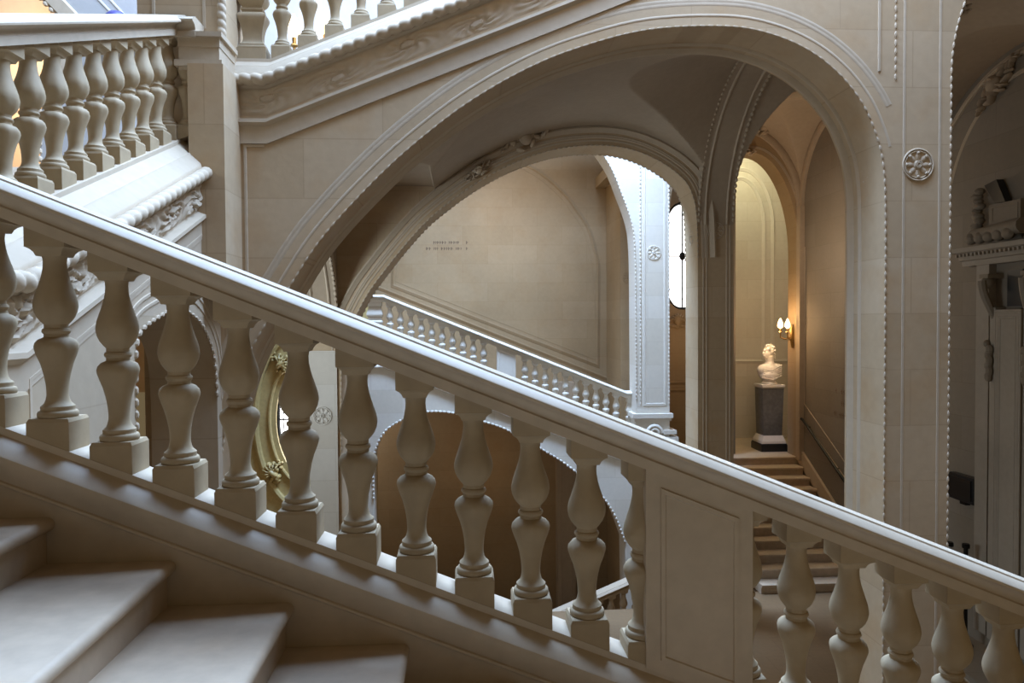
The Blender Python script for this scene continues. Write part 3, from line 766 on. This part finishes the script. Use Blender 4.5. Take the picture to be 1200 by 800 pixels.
def sconce(x, y, z, nx, ny, label, s=1.0, nl=3, power=20, gap=.17):
    """two-armed brass wall lamp on a wall with outward normal (nx, ny)"""
    o = empty('wall_sconce', (x, y, z), label, 'lamp')
    tx, ty = -ny, nx
    P = lambda a, n, h: (x + tx * a * s + nx * n * s, y + ty * a * s + ny * n * s, z + h * s)
    b = MB().tube([P(0, .02, -.28), P(0, .03, -.1), P(0, .035, .12), P(0, .02, .22)], [.02 * s, .045 * s, .04 * s, .012 * s], 10); b.build('backplate', M['bronze'], o)
    for k in range(nl):
        a = (k - (nl - 1) / 2) * gap; n = .20 if k % 2 == 0 else .28
        arm = o and MB().tube([P(0, .04, -.05), P(a * .5, n * .6, -.10), P(a, n, -.06), P(a, n, .05)], .013 * s, 8)
        arm.lathe([(.012 * s, .04 * s), (.04 * s, .055 * s), (.03 * s, .07 * s), (.018 * s, .075 * s), (.018 * s, .13 * s)], 12, P(a, n, 0))
        ao = arm.build('arm', M['bronze'], o)
        MB().lathe([(.015 * s, .13 * s), (.055 * s, .17 * s), (.05 * s, .24 * s), (.008 * s, .34 * s)], 12, P(a, n, 0)).build('bulb', M['flame'], ao)
    l = bpy.data.lights.new('lamp_light', 'POINT'); l.energy = power; l.color = (1, .66, .34); l.shadow_soft_size = .12
    lo = bpy.data.objects.new('lamp_light', l); C.objects.link(lo); q = P(0, .42, .22); lo.location = (q[0], q[1], q[2] + CZ)
    return o
sconce(6.94, 15.22, -.30, -1, 0, 'lit brass wall lamp on the pier beside the marble bust', 1.0, 3, 42)

hr = empty('wall_handrail', (6.93, 13.8, -2.4), 'dark metal handrail sloping down the wall beside the distant steps', 'handrail')
MB().tube([(6.90, 14.75, -2.02), (6.90, 14.70, -2.02), (6.90, 12.0, -3.47)], .028, 10).build('rail', M['iron'], hr)
for y in (14.55, 13.4, 12.3): 
    zz = -2.02 - (14.70 - y) * .537
    MB().tube([(6.90, y, zz - .01), (6.93, y, zz - .06), (7.0, y, zz - .06)], .012, 8).build('bracket', M['iron'], hr)

def inscription(loc, mapf, rows, label, h):
    o = empty('wall_inscription', loc, label, 'inscription')
    rnd = random.Random(len(label))
    for (p0, p1, q) in rows:
        p = p0; b = MB()
        while p < p1:
            w = rnd.uniform(.4, .8) * h
            if rnd.random() > .14: 
                b.add([mapf(p, q, .003), mapf(p + w * .35, q, .003), mapf(p + w * .35, q + h, .003), mapf(p, q + h, .003)], [(0, 1, 2, 3)])
                b.add([mapf(p, q + h * .5, .003), mapf(p + w * .8, q + h * .45, .003), mapf(p + w * .8, q + h * .7, .003), mapf(p, q + h * .75, .003)], [(0, 1, 2, 3)])
            p += w * 1.25
        b.build('text_line', M['ink'], o, smooth=0)
inscription((-.4, 18.6, 1.8), mY(18.6), [(-.72, -.03, 1.95), (.09, .13, 1.95), (-.90, -.03, 1.80), (.09, .13, 1.80)], 'two faint engraved lines on the far brown wall above the distant balustrade', .075)
inscription((7.0, 13.1, -1.5), mXn(7.0), [(12.7, 13.36, -1.38), (13.50, 13.56, -1.38), (12.7, 13.36, -1.60), (12.7, 13.36, -1.82), (13.50, 13.56, -1.80)], 'small dark lettering on the wall above the metal handrail', .09)

# ------------------------------------------------------------------ far stairwell
YF = 15.4
def base4(x): return .627 * .985 - .93 - SL * (x + 1.667)
far = empty('balustrade', (.9, YF, base4(.9)), 'distant balustrade falling to the right inside the second arch, bright white with daylight', 'balustrade')
XA, XE = -1.62, 3.40
def b4(x): return base4(min(max(x, XA), XE))
def S4(z0): return [lambda d, z, x=x: (x, YF - d, b4(x) + z0 + z) for x in (-1.98, XA, XE, 3.62)]
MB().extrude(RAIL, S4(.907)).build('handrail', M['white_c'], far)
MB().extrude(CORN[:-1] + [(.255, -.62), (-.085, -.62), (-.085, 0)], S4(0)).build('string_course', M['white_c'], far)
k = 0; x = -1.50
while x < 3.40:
    if not .58 < x < 1.16: baluster(-1, far, (x, YF, base4(x)), 0, 'white_c')  # paler stone than the near balusters: strong daylight put into the colour
    x += .2135
b = MB(); b.prism([(.69, b4(.69)), (1.08, b4(1.08)), (1.08, b4(1.08) + .775), (.69, b4(.69) + .775)], -.085, .085, lambda p, q, c: (p, YF + c, q)); b.sweep([(.74, b4(.74) + .06), (1.03, b4(1.03) + .06), (1.03, b4(1.03) + .70), (.74, b4(.74) + .70)], FILLET, mY(YF - .085), closed=True); b.build('pedestal', M['white_c'], far)
for xa, xb in ((-1.95, -1.66), (3.42, 3.62)):
    z = b4(xa); b = MB(); w = (xb - xa) / 2; cx_ = (xa + xb) / 2
    vs = []; sec = [(r, BT + zz) for r, zz in PROF]
    for r, zz in sec: vs += [(cx_ - w - (.02 - .075 + r), YF - r, z + zz), (cx_ + w + (.02 - .075 + r), YF - r, z + zz), (cx_ + w + (.02 - .075 + r), YF + r, z + zz), (cx_ - w - (.02 - .075 + r), YF + r, z + zz)]
    n = len(sec); b.add(vs, [(i * 4 + j, i * 4 + (j + 1) % 4, (i + 1) * 4 + (j + 1) % 4, (i + 1) * 4 + j) for i in range(n - 1) for j in range(4)] + [(0, 1, 2, 3), (4 * n - 4, 4 * n - 3, 4 * n - 2, 4 * n - 1)])
    b.box((xa, YF - .08, z), (xb, YF + .08, z + BT)); b.box((xa, YF - .08, z + .68), (xb, YF + .08, z + .775)); b.build('newel', M['white_c'], far)
# wall carrying the far flight, with its own arch
AF = spline([(-1.85, -3.6), (-1.84, -2.84), (-1.77, -2.50), (-1.58, -2.18), (-1.26, -1.97), (-.84, -1.82), (-.24, -1.84), (.467, -2.05), (.892, -2.21), (1.57, -2.60), (2.11, -2.95), (2.75, -3.50), (3.10, -4.0), (3.33, -4.6)], 5)
HF = [(-1.85, -7.4)] + AF + [(3.36, -7.4)]
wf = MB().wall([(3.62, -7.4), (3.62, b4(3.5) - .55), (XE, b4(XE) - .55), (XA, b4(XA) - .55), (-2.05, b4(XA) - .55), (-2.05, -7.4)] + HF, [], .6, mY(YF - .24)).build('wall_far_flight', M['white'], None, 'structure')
b = MB(); b.beads(HF[1:-1], mY(YF - .24), .026, .085, .004); b.build('bead_moulding', M['white_c'], wf)
# bright pier and the wall that springs from it
AP = spline([(2.55, 3.75), (2.97, 3.17), (3.21, 2.61), (3.42, 2.01), (3.485, 1.49), (3.50, .6)], 6)
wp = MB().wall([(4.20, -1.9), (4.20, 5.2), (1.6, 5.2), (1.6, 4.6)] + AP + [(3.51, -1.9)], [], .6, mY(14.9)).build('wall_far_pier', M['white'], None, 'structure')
b = MB(); b.beads(AP + [(3.51, -1.6)], mY(14.9), .016, .08, .002); b.beads([(3.60, 5.0), (3.60, -1.75)], mY(14.9), .016, .08, .002); b.beads([(4.19, 5.0), (4.19, -1.75)], mY(14.9), .016, .08, .002); b.build('bead_moulding', M['white_c'], wp)
b = MB(); b.sweep([(3.68, 5), (3.68, -1.70), (4.11, -1.70), (4.11, 5)], GROOVE, mY(14.9)); b.build('panel_moulding', M['white_c'], wp)
rosette(mY(14.9), 3.88, 1.39, .14, M['white_c'], wp)
b = MB()
for z0, z1, e in ((-1.97, -1.88, .05), (-2.03, -1.97, .02), (-2.5, -2.03, -.01)): b.box((3.48 - e, 14.86 - e, z0), (4.20 + e, 15.5, z1))
b.tube([(3.56 + .16 * math.cos(t * .5) * (1 - t / 30) + .3, 14.84, -2.27 + .16 * math.sin(t * .5) * (1 - t / 30)) for t in range(26)], .04, 8)
b.box((4.05, 14.8, -2.45), (4.36, 15.5, -2.36)); b.box((4.05, 14.8, -2.30), (4.32, 15.5, -2.22)); b.build('base_moulding', M['white_c'], wp)

# outer wall of the far flight
wo = MB().box((-5.6, 18.6, -7.4), (4.6, 18.9, 5.2)).build('wall_far', M['warm'], None, 'structure')
b = MB(); pp = [(3.42, 1.43), (3.20, 2.29), (2.85, 2.85), (2.54, 3.25), (1.9, 3.78), (1.2, 4.1)]
b.sweep([(-1.6, 3.6), (-1.74, .92), (3.40, -1.12)] + spline(pp, 5), CYMA, mY(18.6)); b.sweep(offset([(-1.6, 3.6), (-1.74, .92), (3.40, -1.12)] + spline(pp, 5), .14), FILLET, mY(18.6)); b.build('panel_moulding', M['warm'], wo)
b = MB(); b.sweep([(-5.6, 2.3), (4.6, -1.85)], CYMA, mY(18.6)); b.build('dado_moulding', M['warm'], wo)
pl = MB().box((3.62, 16.9, -7.4), (4.3, 18.6, 5.2)).build('pillar_far', M['warm'], None, 'structure')
rosette(mY(16.9), 3.80, 1.0, .13, M['warm'], pl)
MB().box((3.35, 17.0, 3.35), (4.3, 18.6, 3.6)).build('beam_far', M['warm'], None, 'structure')
# wall seen to the right of the bright pier, with the tall oval window
MB().prism([(-1.98, b4(-1.98) - .2), (XA, b4(XA) - .2), (XE, b4(XE) - .2), (3.62, b4(3.62) - .2), (3.62, b4(3.62) - .5), (XE, b4(XE) - .5), (XA, b4(XA) - .5), (-1.98, b4(-1.98) - .5)], -.1, 3.1, lambda p, q, c: (p, YF + c, q)).build('floor_far_flight', M['warm'], None, 'structure')
MB().prism([(-2.5, base3(-2.5) - .2), (XK, base3(XK) - .2), (4.0, base3(4.0) - .2), (4.0, base3(4.0) - .45), (XK, base3(XK) - .45), (-2.5, base3(-2.5) - .45)], 0, 2.5, lambda p, q, c: (p, 6.3 + c, q)).build('floor_upper_flight', M['vault'], None, 'structure')
MB().prism([(3.0, base2(3.0) - .2), (YK, base2(YK) - .2), (5.6, base2(5.6) - .2), (5.6, base2(5.6) - .5), (YK, base2(YK) - .5), (3.0, base2(3.0) - .5)], 0, 2.4, lambda p, q, c: (-2.25 - c, p, q)).build('floor_left_flight', M['vault'], None, 'structure')
MB().box((4.46, 12.3, -4.6), (4.56, 14.6, 5.2)).build('wall_stair_bay', M['wall_y'], None, 'structure')
ww = MB().wall([(4.3, -7.4), (8.6, -7.4), (8.6, 5.6), (4.3, 5.6)], [[(6.02 + .62 * math.copysign(abs(math.cos(2 * PI * i / 48)) ** .8, math.cos(2 * PI * i / 48)), 1.78 + 1.47 * math.sin(2 * PI * i / 48)) for i in range(48)]], .35, mY(20.0)).build('wall_far_window', M['warm'], None, 'structure')
b = MB(); b.sweep([(4.3, -1.9), (8.6, -1.9)], CYMA, mY(20.0)); b.sweep([(4.3, -1.7), (8.6, -1.7)], CYMA, mY(20.0)); b.build('dado_moulding', M['warm'], ww)
leafwork(mY(19.97), 5.85, .02, .9, .4, M['warm'], ww, depth=.08)
def oval(c, rx, rz, y, parts, label):
    o = empty(label, (c[0], y, c[1]), None, None, None, 'structure')
    P = lambda k, rr=1.0: (c[0] + rx * rr * math.copysign(abs(math.cos(k)) ** .8, math.cos(k)), y, c[1] + rz * rr * math.sin(k))
    ring = [P(2 * PI * i / 64) for i in range(65)]
    MB().tube(ring, .075, 8).build('frame', M['iron'], o)
    b = MB().tube([(c[0], y, c[1] - rz), (c[0], y, c[1] + rz)], .022, 8); b.tube([(c[0] - rx, y, c[1]), (c[0] + rx, y, c[1])], .018, 8)
    b.tube([P(2 * PI * i / 64, .80) for i in range(65)], .012, 6); b.blob((c[0], y - .02, c[1]), (.09, .04, .12), 10, 7); b.build('glazing_bars', M['iron'], o)
    MB().add([(P(2 * PI * i / 64, .99)[0], y + .04, P(2 * PI * i / 64, .99)[2]) for i in range(64)], [tuple(range(64))]).build('pane', M['pane'], o)
    return o
oval((6.02, 1.78), .62, 1.47, 20.1, 1, 'window_1')
MB().box((4.3, 15.5, -7.4), (4.5, 20.0, 5.2)).build('wall_far_right', M['warm'], None, 'structure') if 0 else None

# left bay window with carved ochre surround
oc = (-3.30, -2.05); 
we = MB().wall([(-5.6, -4.6), (-1.9, -4.6), (-1.9, 3.2), (-5.6, 3.2)], [[(oc[0] + .68 * math.cos(2 * PI * i / 48), oc[1] + 1.25 * math.sin(2 * PI * i / 48)) for i in range(48)]], .4, mY(16.0)).build('wall_left_bay', M['ochre'], None, 'structure')
oval(oc, .70, 1.27, 16.15, 1, 'window_2')
b = MB()
for rr, w in ((1.19, .04), (1.62, .07)): b.tube([(oc[0] + .68 * rr * math.cos(2 * PI * i / 64), 15.98, oc[1] + 1.25 * (rr * .96) * math.sin(2 * PI * i / 64)) for i in range(65)], w, 8)
for i in range(0):
    a = 2 * PI * i / 40; d = Vector((.68 * math.cos(a), 0, 1.25 * math.sin(a))); 
    b.blob((oc[0] + d.x * 1.36, 16.0, oc[1] + d.z * 1.30), (.16, .035, .16), 8, 5)
sur = b.build('carved_surround', M['ochre'], we)
leafwork(mY(15.95), -4.03, -3.15, .55, .45, M['ochre'], we, 'carved_scroll', rot=.8, depth=.12)
leafwork(mY(15.95), -3.85, -.85, .5, .4, M['ochre'], we, 'carved_scroll', rot=-.8, depth=.10)

# low balustrade far below in the second well
low = empty('balustrade', (2.2, 13.0, -6.0), 'small dim balustrade low down behind the front balusters, rising to the right', 'balustrade')
def b5(x): return -6.05 + SL * (x - 1.58)
S5 = lambda z0: [lambda d, z, x=x: (x, 13.0 - d, b5(x) + z0 + z) for x in (.9, 3.3)]
MB().extrude(RAIL, S5(.907)).build('handrail', M['vault'], low)  # darker stone for this whole balustrade: dimness of the deep well put into colour
MB().extrude([(.1, 0), (.1, -.3), (-.1, -.3), (-.1, 0)], S5(0)).build('string_course', M['vault'], low)
for i in range(10): baluster(1, low, (1.05 + .2214 * i, 13.0, b5(1.05 + .2214 * i)), 0, 'vault')
MB().box((.9, 12.9, -7.4), (3.3, 13.1, -6.6)).build('wall_low_flight', M['vault'], None, 'structure')
b = MB().box((2.3, 18.2, -7.4), (2.75, 18.6, -1.5)); b.sweep([(2.4, -7), (2.4, -1.8), (2.65, -1.8), (2.65, -7)], FILLET, mY(18.2)); b.build('pillar_low', M['vault'], None, 'structure')

# ------------------------------------------------------------------ upper hall seen over the left and upper balustrades
wu = MB().wall([(-4.82, 1.65), (-2.1, 1.65), (-1.0, 2.15), (2.5, 3.7), (2.5, 4.7), (-5.6, 4.7), (-5.6, 4.62), (-4.50, 3.42), (-4.82, 2.4)], [], .3, mY(8.9)).build('wall_upper', M['plaster'], None, 'structure')
b = MB(); b.beads([(-5.6, 4.62), (-4.50, 3.42), (-4.82, 2.4), (-4.82, 1.65)], mY(8.9), .03, .09, .01); b.sweep([(-5.6, 4.75), (-4.36, 3.42), (-4.70, 2.4)], [(-.09, 0), (-.07, .03), (.07, .03), (.09, 0)], mY(8.9)); b.build('archivolt', M['carved'], wu)
b = MB(); b.sweep([(-4.25, 3.85), (-3.80, 3.36), (-3.80, 1.7)], FILLET, mY(8.9)); b.sweep([(-4.12, 3.85), (-3.70, 3.38)], FILLET, mY(8.9)); b.sweep([(-1.66, 2.1), (-1.66, 4.5)], GROOVE, mY(8.9)); b.sweep([(-2.4, 2.78), (-1.0, 2.78)], FILLET, mY(8.9)); b.build('panel_moulding', M['white_c'], wu)
wu2 = MB().box((-9.5, 11.3, -1), (-4.0, 11.5, 6.5)).build('wall_upper_back', M['orange'], None, 'structure')
sconce(-1.70, 8.88, 3.07, 0, -1, 'lit wall lamp glowing between the upper balusters at the top edge', 1.25, 2, 2.5, .29)
dm = MB(); dm.lathe([(.16, 3.30), (.16, 3.38), (.13, 3.47), (.08, 3.52), (.01, 3.535)], 24, (-3.88, 8.76, 0)); dm.lathe([(.19, 3.26), (.19, 3.30), (.16, 3.31)], 24, (-3.88, 8.76, 0))
tag(dm.build('dome_cap', M['violet']), 'small dark blue dome just showing over the left handrail at the top', 'dome')
MB().box((-4.05, 8.6, 3.16), (-3.71, 8.9, 3.26)).build('trim_2', M['white_c'], None, 'structure')

# ------------------------------------------------------------------ light
def area(name, loc, size, energy, col, rot=(0, 0, 0), sy=None, spread=PI):
    l = bpy.data.lights.new(name, 'AREA'); l.energy = energy; l.color = col; l.size = size
    if sy: l.shape = 'RECTANGLE'; l.size_y = sy
    l.spread = spread
    o = bpy.data.objects.new(name, l); C.objects.link(o); o.location = (loc[0], loc[1], loc[2] + CZ); o.rotation_euler = rot
    return o
def point(name, loc, energy, col, r=.15):
    l = bpy.data.lights.new(name, 'POINT'); l.energy = energy; l.color = col; l.shadow_soft_size = r
    o = bpy.data.objects.new(name, l); C.objects.link(o); o.location = (loc[0], loc[1], loc[2] + CZ); return o
SKY = (.44, .65, 1.0)
area('skylight_near', (.9, 6.9, 8.0), 9.0, 4100, SKY, sy=5.4)
MB().box((-9.6, -3.0, 10.0), (8.6, 20.4, 10.3)).build('ceiling_hall', M['vault'], None, 'structure')
area('well_fill', (1.5, 5.0, 5.0), 3.6, 210, SKY, sy=1.3, spread=math.radians(150))  # added light below the main skylight, brightens the sides of the front balusters
area('skylight_far', (.9, 12.9, 8.0), 5.0, 1350, SKY, sy=1.8, spread=math.radians(105))
point('well_warm_fill', (2.2, 4.1, 4.3), 62, (1, .70, .40), .3)  # added warm light without a fixture, lifts the great arch wall
point('far_flight_lamp', (1.0, 16.9, 2.9), 42, (1, .72, .40), .3)
point('far_lower_lamp', (.5, 17.0, -3.4), 9, (1, .66, .36), .3)
area('niche_daylight', (6.3, 16.4, 4.3), 1.2, 62, (1, .97, .62), sy=1.0)
point('upper_hall_fill', (-3.2, 7.6, 4.2), 16, (1, .93, .86), .3)  # added light without a fixture, brightens the upper hall wall
point('upper_hall_lamp_warm', (-5.8, 10.2, 3.4), 150, (1, .72, .42), .3)
area('left_bay_daylight', (-3.3, 15.6, -2.0), 1.6, 25, (.9, 1, .97), rot=(PI / 2, 0, PI), sy=2.2)
area('gallery_left_fill', (-5.3, 8.9, -1.2), 2.0, 80, (.72, .87, 1.0), rot=(0, -PI / 2 + .34, 0), sy=3.2, spread=math.radians(112))  # added light, no window stands at this end; brightens the left pier
area('gallery_side_fill', (-4.7, 7.3, .0), .9, 30, (.74, .88, 1.0), rot=Vector((3.9, 3.6, .55)).to_track_quat('-Z', 'Y').to_euler(), sy=1.6, spread=math.radians(70))  # added light with no window behind it, for the back arcade's left spandrel
point('stair_bay_fill', (5.6, 13.2, 1.2), 62, (1, .84, .66), .2)  # added light without a fixture, lightens the wall beside the distant steps
point('window_wall_lamp', (5.6, 18.4, -.3), 22, (1, .7, .4), .2)

w = bpy.data.worlds.new('ambient'); bpy.context.scene.world = w; w.use_nodes = True
w.node_tree.nodes['Background'].inputs['Color'].default_value = (1, .74, .38, 1)
w.node_tree.nodes['Background'].inputs['Strength'].default_value = .14

sc = bpy.context.scene
sc.view_settings.view_transform = 'Standard'; sc.view_settings.look = 'None'; sc.view_settings.gamma = 1; sc.view_settings.use_curve_mapping = False
sc.view_settings.exposure = 0.0
sc.cycles.max_bounces = 8; sc.cycles.diffuse_bounces = 5
